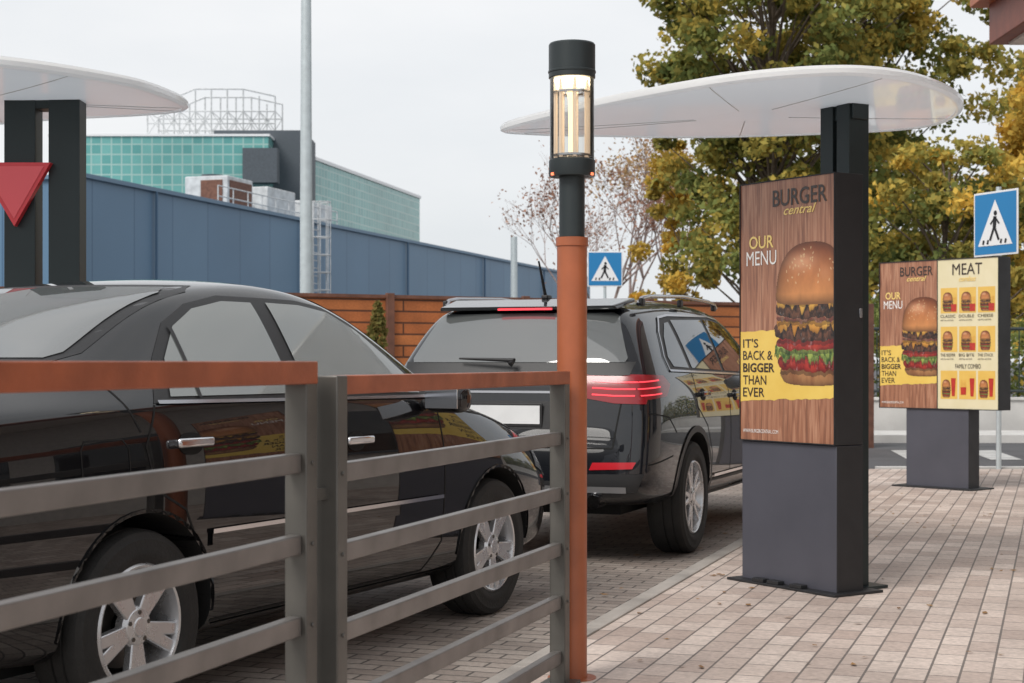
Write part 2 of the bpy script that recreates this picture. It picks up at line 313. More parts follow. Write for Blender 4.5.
def burger_image(nu,nv):
    uu=(np.arange(nu)+.5)/nu*2-1; vv=(np.arange(nv)+.5)/nv; U0,V_=np.meshgrid(uu,vv,indexing='ij')
    C=np.zeros((nu,nv,3)); A=np.zeros((nu,nv),bool); U_=U0+.03*(V_-.5)
    fb=lambda f,s:(vnoise(U_+3,V_*1.6+2,f,s)+.5*vnoise(U_+3,V_*1.6+2,f*2.1,s+1)+.35*vnoise(U_+3,V_*1.6+2,f*4.3,s+2))/1.6
    def layer(v0,v1,hw,c,c2,f,seed,wl,wu,edge=.45,fl=9,off=0.,spec=.0):
        sag=.018*(U_**2)
        lo=v0+sag+wl*(vnoise(U_+3,V_*0+seed,fl,seed)+.4*vnoise(U_+3,V_*0+seed,fl*3,seed+3)); hi=v1+sag+wu*(vnoise(U_+3,V_*0+seed+1,fl,seed+5)+.4*vnoise(U_+3,V_*0+seed,fl*3,seed+4))
        w=hw*(1+.05*vnoise(U_*0+1,V_+1,24,seed+9)); mid=(lo+hi)/2; hh=np.maximum((hi-lo)/2,1e-3)
        q=(np.abs(U_-off)/w)**5+(np.abs(V_-mid)/hh)**4; m_=q<1
        n=np.clip(fb(f,seed)*1.1+.5,0,1)[...,None]; t=(V_-mid)/hh
        sh=(1-edge*(np.abs(U_)/w)**2.5)*(1-.6*np.clip(-t,0,1)**2)*(.82+.25*np.clip(t,0,1))*(1-.12*(U_>0)*U_)
        col=(np.array(c)*n+np.array(c2)*(1-n))*sh[...,None]
        if spec: col=col+spec*(np.clip(fb(f*1.7,seed+30)-.35,0,1)**1.2)[...,None]
        C[m_]=col[m_]; A[m_]=True
        s_=(V_<lo)&(V_>lo-.028)&A&(np.abs(U_)<w*.97); C[s_]*=.45
    layer(.0,.16,.80,(.52,.25,.10),(.34,.13,.05),6,1,.0,.005)
    layer(.10,.215,.90,(.60,.05,.03),(.34,.015,.012),6,2,.012,.012,spec=.5)
    layer(.175,.275,1.0,(.40,.50,.10),(.045,.12,.015),15,3,.038,.02,.25,20,spec=.3)
    layer(.245,.335,.92,(.62,.06,.03),(.36,.015,.012),6,4,.010,.012,spec=.5)
    layer(.31,.44,.97,(.19,.075,.04),(.022,.009,.006),14,5,.012,.014,spec=.22)
    layer(.395,.455,.93,(.86,.46,.08),(.62,.26,.035),5,6,.045,.010,.3,9)
    layer(.44,.485,.95,(.42,.11,.07),(.62,.32,.20),12,7,.014,.016,.3,14,spec=.3)
    layer(.465,.585,.96,(.20,.08,.04),(.022,.009,.006),14,8,.012,.012,off=.02,spec=.22)
    layer(.55,.615,.90,(.88,.50,.09),(.66,.29,.045),5,9,.05,.010,.3,8)
    layer(.585,.63,.92,(.06,.045,.025),(.28,.10,.05),14,10,.010,.010)
    q=np.abs(U_/.93)**2.6+np.abs((V_-.61)/.39)**2.2; m_=((q<1)&(V_>=.61))|((np.abs(U_/.93)**4+np.abs((V_-.61)/.045)**2<1))
    r=np.sqrt(np.clip(q,0,1)); t=np.clip((V_-.60)/.35,0,1)
    base=np.array([.62,.26,.085])*(1-t)[...,None]+np.array([.38,.10,.03])*t[...,None]
    sh=(1-.70*r**3.5)*(1+.16*fb(7,20))*(1-.25*np.clip(U_,0,1)); hl=np.exp(-(((U_+.25)/.34)**2+((V_-.865)/.06)**2))*.42+np.exp(-(((U_-.35)/.15)**2+((V_-.78)/.05)**2))*.10
    col=base*sh[...,None]+hl[...,None]*np.array([1,.72,.48])*.6
    low=np.clip((.645-V_)/.07,0,1)[...,None]; col=col*(1-.65*low)
    C[m_]=col[m_]; A|=m_
    r_=np.random.default_rng(4)
    for _ in range(60):
        su=r_.uniform(-.75,.75); sv=r_.uniform(.70,.97)
        if abs(su/.80)**2.2+abs((sv-.6)/.37)**2.2>1: continue
        a=r_.uniform(0,3.1); du=(U_-su); dv=(V_-sv)*2.2
        e=((du*math.cos(a)+dv*math.sin(a))/.026)**2+((-du*math.sin(a)+dv*math.cos(a))/.014)**2; mm_=(e<1)&A
        C[mm_]=C[mm_]*.45+np.array([.78,.55,.30])*.55*(.75+.25*(1-e[mm_]))[:,None]
    return np.clip(C,0,1),A
BM={}
def burger_mesh(nu,nv,clip=1.):
    key=(nu,nv,clip)
    if key in BM: return BM[key]
    C,A=burger_image(nu,nv); A[int(nu*clip):,:]=False
    ii,jj=np.nonzero(A); n=len(ii); V=np.zeros((n,4,3))
    for k,(di,dj) in enumerate(((0,0),(1,0),(1,1),(0,1))): V[:,k,0]=(ii+di)/nu; V[:,k,2]=(jj+dj)/nv
    me=bpy.data.meshes.new('burger_picture'); me.vertices.add(4*n); me.vertices.foreach_set('co',V.reshape(-1).astype('f')); me.loops.add(4*n); me.loops.foreach_set('vertex_index',np.arange(4*n,dtype='i')); me.polygons.add(n); me.polygons.foreach_set('loop_start',np.arange(0,4*n,4,dtype='i')); me.update()
    ca=me.color_attributes.new('Col','FLOAT_COLOR','POINT'); K=np.ones((n,4,4),'f'); K[:,:,:3]=C[ii,jj][:,None,:]; ca.data.foreach_set('color',K.reshape(-1)); me.materials.append(M['print']); me.validate(); BM[key]=me; return me
def burger(P,x0,x1,z0,z1,y,res=(120,240),clip=1.):
    o=bpy.data.objects.new('burger_picture',burger_mesh(*res,clip)); COL.objects.link(o); o.parent=P; o.location=(x0,y,z0); o.scale=(x1-x0,1,z1-z0)
def poster(P,x0,x1,z0,z1,y):
    w=x1-x0;h=z1-z0; X=lambda u:x0+u*w; Z=lambda v:z1-v*h
    flat('poster_sheet',[(x0,z0),(x1,z0),(x1,z1),(x0,z1)],y,M['pwood'],P)
    r=random.Random(3); top=[(X(i/24),Z(.575+.006*r.random()-.01*(i/24))) for i in range(25)]; bot=[(X(1-i/24),Z(.845-.02*(1-i/24)+.008*r.random())) for i in range(25)]
    flat('yellow_band',(bot+top),y-.001,M['pyel'],P)
    burger(P,X(.37),X(1.17),Z(.785),Z(.245),y-.002,(160,250),.63/.80)
    T=lambda s,u0,u1,v0,v1,m,b=.02,sh=0.: fittext('lettering',s,X(u0),X(u1),Z(v1),Z(v0),M[m],P,y-.003,b,sh)
    T('BURGER',.36,.93,.035,.10,'pdark',.012); T('central',.48,.82,.10,.135,'pytext',.01,.4)
    T('OUR',.10,.37,.205,.255,'pytext',.015); T('MENU',.07,.40,.265,.32,'pwhite',.0)
    T("IT'S",.03,.20,.605,.64,'pdark',.008); T('BACK &',.03,.36,.652,.688,'pdark',.008); T('BIGGER',.03,.38,.70,.736,'pdark',.025)
    T('THAN',.03,.29,.748,.784,'pdark',.008); T('EVER',.03,.27,.796,.832,'pdark',.008); T('WWW.BURGERCENTRAL.COM',.03,.42,.958,.972,'pwhite',.0)
def menu(P,x0,x1,z0,z1,y):
    w=x1-x0;h=z1-z0; X=lambda u:x0+u*w; Z=lambda v:z1-v*h
    flat('menu_sheet',[(x0,z0),(x1,z0),(x1,z1),(x0,z1)],y,M['pcream'],P)
    T=lambda s,u0,u1,v0,v1,m,b=.02,sh=0.: fittext('lettering',s,X(u0),X(u1),Z(v1),Z(v0),M[m],P,y-.005,b,sh)
    T('MEAT',.25,.74,.03,.105,'pdark',.0); T('combos',.36,.64,.115,.15,'pytext',.01,.4)
    k=0
    names=['CLASSIC','DOUBLE','CHEESE','THE BEEFER','BIG BITE','THE STACK']
    def fries(u,v,s=1.):
        for q in range(5): flat('fries_art',[(X(u+q*.018),Z(v+.07)),(X(u+.012+q*.018),Z(v+.07)),(X(u+.014+q*.018),Z(v+.005*(q%3))),(X(u+q*.018),Z(v+.004*(q%2)))],y-.002,M['pcheese'],P)
        flat('fries_box',[(X(u),Z(v+.10)),(X(u+.085),Z(v+.10)),(X(u+.09),Z(v+.05)),(X(u-.005),Z(v+.05))],y-.003,M['ptom'],P)
    for r in range(2):
        for c in range(3):
            u=.05+c*.31; v=.19+r*.26
            flat('cell',[(X(u),Z(v+.17)),(X(u+.28),Z(v+.17)),(X(u+.28),Z(v)),(X(u),Z(v))],y-.001,M['psalt'],P)
            burger(P,X(u+.03),X(u+.21),Z(v+.16),Z(v+.03),y-.002,(36,48))
            if r==0 or c==1: fries(u+.18,v+.06)
            T(names[k],u,u+.25,v+.18,v+.20,'pdark',.0); T('with fries and drink',u,u+.22,v+.21,v+.222,'pdark',.0); k+=1
    T('FAMILY COMBO',.3,.72,.70,.73,'pdark',.0)
    for c in range(3):
        u=.05+c*.31; v=.745
        flat('cell',[(X(u),Z(v+.19)),(X(u+.28),Z(v+.19)),(X(u+.28),Z(v)),(X(u),Z(v))],y-.001,M['psalt'],P)
        if c!=1: burger(P,X(u+.02),X(u+.17),Z(v+.18),Z(v+.06),y-.002,(36,48))
        else: fries(u+.03,v+.06)
        flat('cup_art',[(X(u+.19),Z(v+.17)),(X(u+.24),Z(v+.17)),(X(u+.255),Z(v+.05)),(X(u+.175),Z(v+.05))],y-.003,M['ptom'],P)
def frame(P,x0,x1,z0,z1,y,t=.012):
    for c,s in [(((x0+x1)/2,y,z1-t/2),(x1-x0,.012,t)),(((x0+x1)/2,y,z0+t/2),(x1-x0,.012,t)),((x0+t/2,y,(z0+z1)/2),(t,.012,z1-z0-2*t)),((x1-t/2,y,(z0+z1)/2),(t,.012,z1-z0-2*t))]:
        box('frame',c,s,M['board'],P)
def board1(loc,rz):
    P=empty('menu_board',loc,math.radians(rz)); Wd=.752;t=.20
    box('cabinet',(Wd/2,t/2,(.80+2.24)/2),(Wd,t,1.44),M['board'],P,.004)
    box('pedestal',(Wd/2,t/2+.004,.41),(Wd-.006,t-.008,.775),M['boardp'],P,.004)
    box('pedestal_side',(Wd-.001,t/2+.004,.41),(.006,t-.012,.77),M['board'],P)
    box('lock',(Wd+.002,t-.02,1.50),(.008,.02,.05),M['chromed'],P,.002)
    box('base_plate',(Wd/2,t/2+.02,.018),(Wd+.10,t+.16,.014),M['board'],P,.003)
    for x in (.2,.32,.5): box('foot_bracket',(x,-.03,.035),(.09,.05,.02),M['board'],P,.003)
    poster(P,.006,Wd-.006,.806,2.234,-.004)
    frame(P,0,Wd,.80,2.24,-.004,.006)
board1((1.292,9.04,0),-57.0)
board1((4.105,9.125,0),-60.0)   # extra board added out of view, only to be mirrored in the sedan's door
def board2():
    P=empty('menu_board',(3.70,16.1,0),math.radians(-48)); Wd=1.345;t=.2
    box('cabinet',(Wd/2,t/2,1.51),(Wd,t,1.46),M['board'],P,.004)
    box('pedestal',(.66,t/2,.40),(.70,t-.01,.76),M['boardp'],P,.004)
    box('pedestal_side',(1.01,t/2,.40),(.006,t-.02,.755),M['board'],P)
    box('base_plate',(.66,t/2,.018),(.9,t+.2,.014),M['board'],P,.003)
    poster(P,.008,Wd/2-.004,.788,2.232,-.004); menu(P,Wd/2+.004,Wd-.008,.788,2.232,-.004)
    frame(P,0,Wd,.78,2.24,-.006,.008); box('divider',(Wd/2,-.004,1.51),(.008,.01,1.44),M['board'],P)
board2()
# ---------------------------------------------------------------- canopies
def catmull(pts,n=6):
    o=[];N=len(pts)
    for i in range(N):
        p0,p1,p2,p3=[np.array(pts[(i+k-1)%N],float) for k in range(4)]
        for j in range(n):
            t=j/n; o.append(tuple(.5*((2*p1)+(-p0+p2)*t+(2*p0-5*p1+4*p2-p3)*t*t+(-p0+3*p1-3*p2+p3)*t**3)))
    return o
def canopy(P,pts,z):
    c=np.mean(np.array(pts),axis=0); L=catmull(pts,6); n=len(L)
    def ring(s,zz): return [(c[0]+(p[0]-c[0])*s,c[1]+(p[1]-c[1])*s,zz) for p in L]
    prof=[(.02,z+.070),(.5,z+.063),(.8,z+.050),(.94,z+.036),(.985,z+.026),(1.0,z+.008),(.998,z-.014),(.985,z-.024),(.965,z-.025)]
    def build(nm,prof,m):
        V=[];F=[]
        for s,zz in prof: V+=ring(s,zz)
        for i in range(len(prof)-1):
            for k in range(n):
                a=i*n+k;b=i*n+(k+1)%n; F.append((a,a+n,b+n,b))
        F.append(tuple(range(n))) if nm=='roof_shell' else F.append(tuple((len(prof)-1)*n+k for k in range(n)))
        return mobj(nm,V,F,m,P,smooth=True,angle=40)
    build('roof_shell',prof,M['white'])
    build('underside',[(.966,z-.020),(.8,z-.026),(.5,z-.034),(.2,z-.038)],M['under'])
    for k in range(0,n,max(1,n//5)):
        p=L[k]; a=[(c[0]+(p[0]-c[0])*s,c[1]+(p[1]-c[1])*s,zz-.0) for s,zz in ((.95,z-.020),(.8,z-.026),(.5,z-.034),(.2,z-.038))]
        tube('seam',a,.0025,M['seam'],P,4)
C1=[(-.07,9.72),(.27,9.08),(.72,8.45),(1.12,8.02),(1.47,7.82),(1.76,7.82),(2.07,8.05),(2.42,8.61),(2.56,9.25),(2.42,9.66),(1.90,9.89),(1.18,10.03),(.55,9.98),(.11,9.90)]
P=empty('drive_through_canopy'); canopy(P,C1,2.665)
a=math.radians(33)
for off in (-.062,.062):
    bx,by=1.815,8.735
    box('post',(bx-off*math.cos(a-math.pi/2),by-off*math.sin(a-math.pi/2),1.33),(.15,.095,2.65),M['post'],P,.004,rz=a)
box('post_bridge',(1.815,8.735,2.60),(.12,.25,.10),M['post'],P,.004,rz=a)
box('post_base',(1.84,8.75,.02),(.3,.3,.016),M['post'],P,.003,rz=a)
C2=[(-1.79,8.87),(-1.86,8.3),(-2.05,7.95),(-2.39,7.6),(-2.85,7.4),(-3.35,7.45),(-3.75,7.9),(-3.9,8.6),(-3.7,9.3),(-3.2,9.5),(-2.6,9.27),(-2.05,9.1)]
P=empty('drive_through_canopy'); canopy(P,C2,2.665)
box('post',(-2.61,8.55,1.33),(.165,.14,2.64),M['post'],P,.004); box('post',(-2.375,8.55,1.33),(.165,.14,2.64),M['post'],P,.004)
box('post_bridge',(-2.49,8.55,2.615),(.24,.13,.06),M['post'],P,.003)
T=empty('triangular_sign',(-2.60,8.42,2.29),0)
V=[(-.22,0,0),(.17,0,0),(-.02,0,-.335),(-.22,.05,0),(.17,.05,0),(-.02,.05,-.335)]
mobj('plate',V,[(0,2,1),(3,4,5),(0,1,4,3),(1,2,5,4),(2,0,3,5)],M['trired'],T)
V=[(-.185,-.004,-.02),(.137,-.004,-.02),(-.02,-.004,-.295)]
mobj('face',V,[(0,2,1)],mat('sign_red_face',(.85,.09,.11),.3,0,.3),T)
box('bracket',(0,.085,-.1),(.06,.07,.12),M['post'],T)
# ---------------------------------------------------------------- cars
def wheel(parent,loc,r,rim,flip,style,width=.215):
    E=bpy.data.objects.new('wheel',None); COL.objects.link(E); E.parent=parent; E.location=loc; E.rotation_euler=(0,random.uniform(0,1),math.pi if flip else 0)
    h=width/2
    lathe('tyre',[(rim,-h+.012),(rim+.02,-h),(rim+.045,-h-.003),(rim+.05,-h-.001),(r-.035,-h-.002),(r-.012,-h+.012),(r-.002,-h+.035),(r-.002,-h+.055),(r-.008,-h+.056),(r-.008,-h+.062),(r,-h+.064),(r,-.005),(r-.008,-.004),(r-.008,.004),(r,.005),(r,h-.064),(r-.002,h-.035),(r-.02,h-.005),(rim,h-.012)],M['tyre'],E,64,'Y')
    lathe('rim_barrel',[(rim+.003,-h+.010),(rim-.004,-h+.003),(rim-.012,-h+.006),(rim-.018,-h+.03),(rim-.03,-h+.06),(rim-.03,h-.02)],M['alloy'],E,64,'Y')
    lathe('rim_back',[(rim-.028,.03),(.0,.03)],M['dark'],E,32,'Y')
    lathe('brake_disc',[(rim*.68,.0),(rim*.68,-.012),(.05,-.012)],M['disc'],E,40,'Y')
    V=[];F=[]
    def spoke(a,w0,w1,da=0.,y0=-h+.012,y1=-h+.014):
        ca,sa=math.cos(a),math.sin(a); cb,sb=math.cos(a+da),math.sin(a+da); b=len(V); R=rim-.008
        for (c,s,rr,w,yo) in ((ca,sa,.035,w0,y0+.008),(cb,sb,R,w1,y1)):
            for q,yy in ((-1,yo),(1,yo),(1,yo+.035),(-1,yo+.035)):
                V.append((rr*c-q*w*s/2,yy,rr*s+q*w*c/2))
        F.extend([(b,b+1,b+5,b+4),(b+1,b+2,b+6,b+5),(b+2,b+3,b+7,b+6),(b+3,b,b+4,b+7),(b,b+3,b+2,b+1),(b+4,b+5,b+6,b+7)])
    if style==0:
        for i in range(5):
            a=i*2*math.pi/5; spoke(a-.03,.05,.045,-.13); spoke(a+.03,.05,.045,.13)
    else:
        for i in range(5):
            a=i*2*math.pi/5; spoke(a-.10,.04,.026,-.10); spoke(a+.10,.04,.026,.10)
    o=mobj('spokes',V,F,M['alloy'],E,smooth=True); bv=o.modifiers.new('b','BEVEL'); bv.width=.006; bv.segments=2
    lathe('hub',[(0,-h+.008),(.03,-h+.008),(.034,-h+.012),(.06,-h+.016),(.072,-h+.03),(.072,-h+.06)],M['alloy'],E,32,'Y')
    for i in range(5):
        a=i*2*math.pi/5+.6; lathe('nut',[(0,-h+.012),(.008,-h+.012),(.008,-h+.03)],M['disc'],E,8,'Y',(.05*math.cos(a),0,.05*math.sin(a)))
def carbody(name,st,parent,m,arches,shift=None,w=.9):
    rings=[]
    for s in st:
        x,zb,wd,zbelt,wb,zr,wr,zt,sf=s
        z3=zb+.15
        half=[(0,zb),(.80*wd,zb),(.95*wd,zb+.045),(.985*wd,z3),(1.0*wd,(z3+zbelt)/2),(.985*wd,zbelt-.12),(wb+(.985*wd-wb)*.35,zbelt-.02),(wb,zbelt+.012),((wb+wr)/2+.012,(zbelt+zr)/2),(wr,zr),(wr*.84,zr+(zt-zr)*.5),(wr*.45,zr+(zt-zr)*.88),(0,zt)]
        pts=[]
        for y,z in half: pts.append((x+(sf*shift(z) if shift else 0),y,z))
        right=[(p[0],-p[1],p[2]) for p in pts[1:-1]]
        rings.append((pts,right))
    n=13; V=[]
    for L,R in rings: V+=L+R
    N=n+n-2
    def idx(i,side,k):
        if side==0 or k==0 or k==n-1: return i*N+k
        return i*N+n+k-1
    F=[]
    for i in range(len(st)-1):
        for k in range(n-1):
            F.append((idx(i,0,k),idx(i,0,k+1),idx(i+1,0,k+1),idx(i+1,0,k)))
            F.append((idx(i,1,k),idx(i+1,1,k),idx(i+1,1,k+1),idx(i,1,k+1)))
    for i,fl in ((0,False),(len(st)-1,True)):
        for k in range(n-1):
            a,b,c,d=idx(i,0,k),idx(i,0,k+1),idx(i,1,k+1),idx(i,1,k)
            q=[a,b,c,d]; q=[v for j,v in enumerate(q) if v not in q[:j]]
            F.append(tuple(q if fl else q[::-1]))
    o=mobj(name,V,F,m)
    bm=bmesh.new(); bm.from_mesh(o.data); bmesh.ops.recalc_face_normals(bm,faces=bm.faces); bm.to_mesh(o.data); bm.free()
    ss=o.modifiers.new('s','SUBSURF'); ss.levels=3; ss.render_levels=3
    cut=[]
    for ax,az,rr in arches:
        for sg in (-1,1):
            V2=[];F2=[]; sgm=48
            for yy in (sg*(w-.30),sg*(w+.3)):
                for k in range(sgm):
                    t=2*math.pi*k/sgm; V2.append((ax+rr*math.cos(t),yy,az+rr*math.sin(t)))
            for k in range(sgm): F2.append((k,(k+1)%sgm,sgm+(k+1)%sgm,sgm+k))
            F2.append(tuple(range(sgm))[::-1]); F2.append(tuple(range(sgm,2*sgm)))
            c=mobj('cut',V2,F2,M['dark']); bm=bmesh.new(); bm.from_mesh(c.data); bmesh.ops.recalc_face_normals(bm,faces=bm.faces); bm.to_mesh(c.data); bm.free(); cut.append(c)
            md=o.modifiers.new('b','BOOLEAN'); md.operation='DIFFERENCE'; md.object=c; md.solver='EXACT'
            try: md.material_mode='TRANSFER'
            except Exception: pass
    bpy.context.view_layer.update(); dg=bpy.context.evaluated_depsgraph_get()
    me=bpy.data.meshes.new_from_object(o.evaluated_get(dg))
    for c in cut: bpy.data.objects.remove(c)
    bpy.data.objects.remove(o)
    me.polygons.foreach_set('use_smooth',[True]*len(me.polygons))
    me.set_sharp_from_angle(angle=math.radians(40))
    b=bpy.data.objects.new(name,me); COL.objects.link(b); b.parent=parent
    bvh=BVHTree.FromPolygons([v.co.copy() for v in me.vertices],[tuple(p.vertices) for p in me.polygons])
    return b,bvh
def cast(bvh,a,b,axis,side):
    if axis=='y': o=Vector((a,side*3,b)); d=Vector((0,-side,0))
    elif axis=='x': o=Vector((side*8,a,b)); d=Vector((-side,0,0))
    else: o=Vector((a,b,5)); d=Vector((0,0,-1))
    h=bvh.ray_cast(o,d)
    if h[0] is None: return None
    n=h[1]
    if n.dot(d)>0: n=-n
    return h[0],n
def patch(name,bvh,poly,axis,side,m,parent,off=.004,step=.035):
    bm=bmesh.new(); vs=[bm.verts.new((p[0],p[1],0)) for p in poly]; bm.faces.new(vs)
    xs=[p[0] for p in poly]; ys=[p[1] for p in poly]
    for c,lo,hi in ((0,min(xs),max(xs)),(1,min(ys),max(ys))):
        k=int((hi-lo)/step)
        for i in range(1,k+1):
            t=lo+(hi-lo)*i/(k+1); pt=[0,0,0]; pt[c]=t; nn=[0,0,0]; nn[c]=1
            bmesh.ops.bisect_plane(bm,geom=bm.verts[:]+bm.edges[:]+bm.faces[:],plane_co=pt,plane_no=nn,dist=1e-6)
    bmesh.ops.triangulate(bm,faces=[f for f in bm.faces if len(f.verts)>4])
    bad=[]
    for v in bm.verts:
        h=cast(bvh,v.co.x,v.co.y,axis,side)
        if h is None: bad.append(v)
        else: v.co=h[0]+h[1]*off
    bmesh.ops.delete(bm,geom=bad,context='VERTS'); bmesh.ops.recalc_face_normals(bm,faces=bm.faces)
    me=bpy.data.meshes.new(name); bm.to_mesh(me); bm.free(); me.materials.append(m)
    me.polygons.foreach_set('use_smooth',[True]*len(me.polygons))
    o=bpy.data.objects.new(name,me); COL.objects.link(o); o.parent=parent; return o
def strip(name,bvh,pts,wd,axis,side,m,parent,off=.002,step=.03,closed=False):
    if closed: pts=pts+[pts[0]]
    D=[]
    for i in range(len(pts)-1):
        a,b=Vector(pts[i]),Vector(pts[i+1]); n=max(1,int((b-a).length/step))
        for k in range(n): D.append(a+(b-a)*k/n)
    D.append(Vector(pts[-1])); V=[];F=[];ok=[]
    for i,p in enumerate(D):
        t=D[min(i+1,len(D)-1)]-D[max(i-1,0)]
        t=t.normalized() if t.length>0 else Vector((1,0)); n=Vector((-t.y,t.x))*wd/2
        g=True
        for q in (p-n,p+n):
            h=cast(bvh,q.x,q.y,axis,side)
            if h is None: g=False; V.append(Vector((0,0,0)))
            else: V.append(h[0]+h[1]*off)
        ok.append(g)
    for i in range(len(D)-1):
        if ok[i] and ok[i+1] and (V[2*i]-V[2*i+2]).length<.3: F.append((2*i,2*i+1,2*i+3,2*i+2))
    return mobj(name,V,F,m,parent,smooth=True,angle=60)
def handle(bvh,x,z,side,m,parent):
    h=cast(bvh,x,z,'y',side); y=h[0].y
    box('door_handle',(x,y+side*.024,z),(.20,.022,.034),m,parent,.010)
    patch('handle_cup',bvh,blob(x-.07,x+.07,z-.045,z+.035,20,2.3),'y',side,M['gap'],parent,.002)
    for dx in (-.085,.085): box('handle_foot',(x+dx,y+side*.008,z),(.025,.03,.026),m,parent,.006)
def sedan():
    P=empty('sedan_car',(-2.05,5.85,0),math.radians(63.6))
    st=[(-1.10,.42,.66,.97,.62,1.02,.54,1.04,0),(-1.02,.31,.80,1.02,.75,1.08,.64,1.11,0),(-.75,.27,.87,1.05,.82,1.14,.69,1.17,0),(-.42,.24,.89,1.07,.835,1.17,.69,1.205,0),(-.15,.22,.895,1.08,.845,1.235,.66,1.29,0),
        (.15,.22,.90,1.09,.85,1.38,.62,1.44,0),(.5,.22,.90,1.09,.855,1.49,.605,1.55,0),(.95,.22,.90,1.085,.86,1.535,.61,1.595,0),(1.35,.22,.90,1.08,.86,1.525,.62,1.59,0),(1.7,.22,.90,1.07,.86,1.44,.63,1.52,0),
        (2.0,.22,.90,1.055,.86,1.29,.67,1.385,0),(2.3,.22,.90,1.03,.85,1.12,.72,1.21,0),(2.5,.23,.90,1.00,.83,1.05,.71,1.11,0),(2.9,.24,.895,.93,.80,.985,.66,1.03,0),(3.25,.25,.86,.82,.76,.89,.60,.94,0),(3.45,.27,.79,.72,.70,.79,.54,.84,0),(3.57,.33,.66,.62,.58,.68,.46,.72,0)]
    body,bv=carbody('body',st,P,M['paint'],[(0,.34,.385),(2.66,.34,.385)],None)
    for sd in (-1,1):
        rear=[(.20,1.115),(.93,1.115),(.96,1.15),(.96,1.475),(.78,1.475),(.58,1.44),(.42,1.37),(.28,1.25)]
        front=[(1.06,1.115),(1.98,1.10),(1.99,1.14),(1.86,1.26),(1.70,1.375),(1.52,1.45),(1.3,1.475),(1.06,1.478)]
        surround=[(.10,1.095),(2.08,1.08),(1.98,1.20),(1.86,1.305),(1.70,1.41),(1.52,1.475),(1.3,1.498),(.78,1.50),(.56,1.46),(.38,1.385),(.22,1.25)]
        patch('window_frame',bv,surround,'y',sd,M['plastic'],P,.002)
        patch('side_window',bv,rear,'y',sd,M['glass'],P,.006); patch('side_window',bv,front,'y',sd,M['glass'],P,.006)
        strip('window_chrome',bv,[(.12,1.097),(2.06,1.082)],.012,'y',sd,M['chromed'],P,.008)
        strip('quarter_bar',bv,[(.36,1.11),(.40,1.37)],.018,'y',sd,M['plastic'],P,.009)
        for ln in ([(.28,.30),(1.02,.30),(1.0,1.09)],[(1.02,.30),(1.95,.30),(2.10,.42),(2.12,.8),(2.08,1.07)],[(.28,.30),(.31,.55),(.22,.72),(.06,.80),(.02,.95),(.10,1.09)],[(.0,1.0),(-.10,1.2)] ,[(2.16,1.03),(2.6,.985),(3.15,.86)]):
            strip('panel_gap',bv,ln,.009,'y',sd,M['gap'],P,.0015)
        for x0,x1 in ((.36,.99),(1.06,2.08)):
            strip('side_moulding',bv,[(x0,.60),(x1,.60)],.05,'y',sd,M['paint'],P,.012); strip('moulding_chrome',bv,[(x0,.63),(x1,.628)],.016,'y',sd,M['chrome'],P,.016)
        strip('sill',bv,[(.42,.262),(2.25,.262)],.05,'y',sd,M['plastic'],P,.004)
        handle(bv,.26,.955,sd,M['chrome'],P); handle(bv,1.36,.915,sd,M['chrome'],P)
        patch('headlight',bv,[(3.16,.70),(3.50,.60),(3.52,.70),(3.40,.80),(3.18,.86)],'y',sd,M['headl'],P,.005)
        patch('tail_light',bv,[(-1.08,.80),(-.86,.82),(-.88,.99),(-1.06,.97)],'y',sd,M['red'],P,.004)
        for ax in (0,2.66):
            strip('arch_lip',bv,[(ax+.392*math.cos(t*math.pi/20),.34+.392*math.sin(t*math.pi/20)) for t in range(0,21)],.014,'y',sd,M['paint'],P,.006)
            wheel(P,(ax,sd*.775,.335),.335,.215,sd>0,0)
        box('mirror_housing',(1.98,sd*.985,1.075),(.12,.21,.125),M['paint'],P,.045); box('mirror_stalk',(2.0,sd*.88,1.05),(.06,.10,.04),M['plastic'],P,.012)
        box('mirror_glass',(1.917,sd*.985,1.077),(.006,.165,.09),M['chrome'],P,.002)
    strip('fuel_flap',bv,[(-.28,.80),(-.10,.80),(-.07,.83),(-.07,.95),(-.10,.98),(-.28,.98),(-.30,.95),(-.30,.83)],.006,'y',-1,M['gap'],P,.0015,closed=True)
    patch('rear_window_frame',bv,[(-.63,1.235),(.63,1.235),(.655,1.27),(.56,1.51),(.50,1.54),(-.50,1.54),(-.56,1.51),(-.655,1.27)],'x',-1,M['plastic'],P,.002)
    patch('rear_window',bv,[(-.60,1.25),(.60,1.25),(.62,1.27),(.53,1.50),(.48,1.525),(-.48,1.525),(-.53,1.50),(-.62,1.27)],'x',-1,M['glassr'],P,.006)
    patch('windscreen',bv,[(-.64,1.20),(.64,1.20),(.66,1.22),(.55,1.50),(.5,1.525),(-.5,1.525),(-.55,1.50),(-.66,1.22)],'x',1,M['glass'],P,.005)
    patch('number_plate',bv,[(-.26,.78),(.26,.78),(.26,.89),(-.26,.89)],'x',-1,M['plate'],P,.006)
    patch('grille',bv,[(-.35,.52),(.35,.52),(.38,.66),(-.38,.66)],'x',1,M['plastic'],P,.004)
    box('underbody',(1.25,0,.25),(3.6,1.15,.12),M['dark'],P)
sedan()
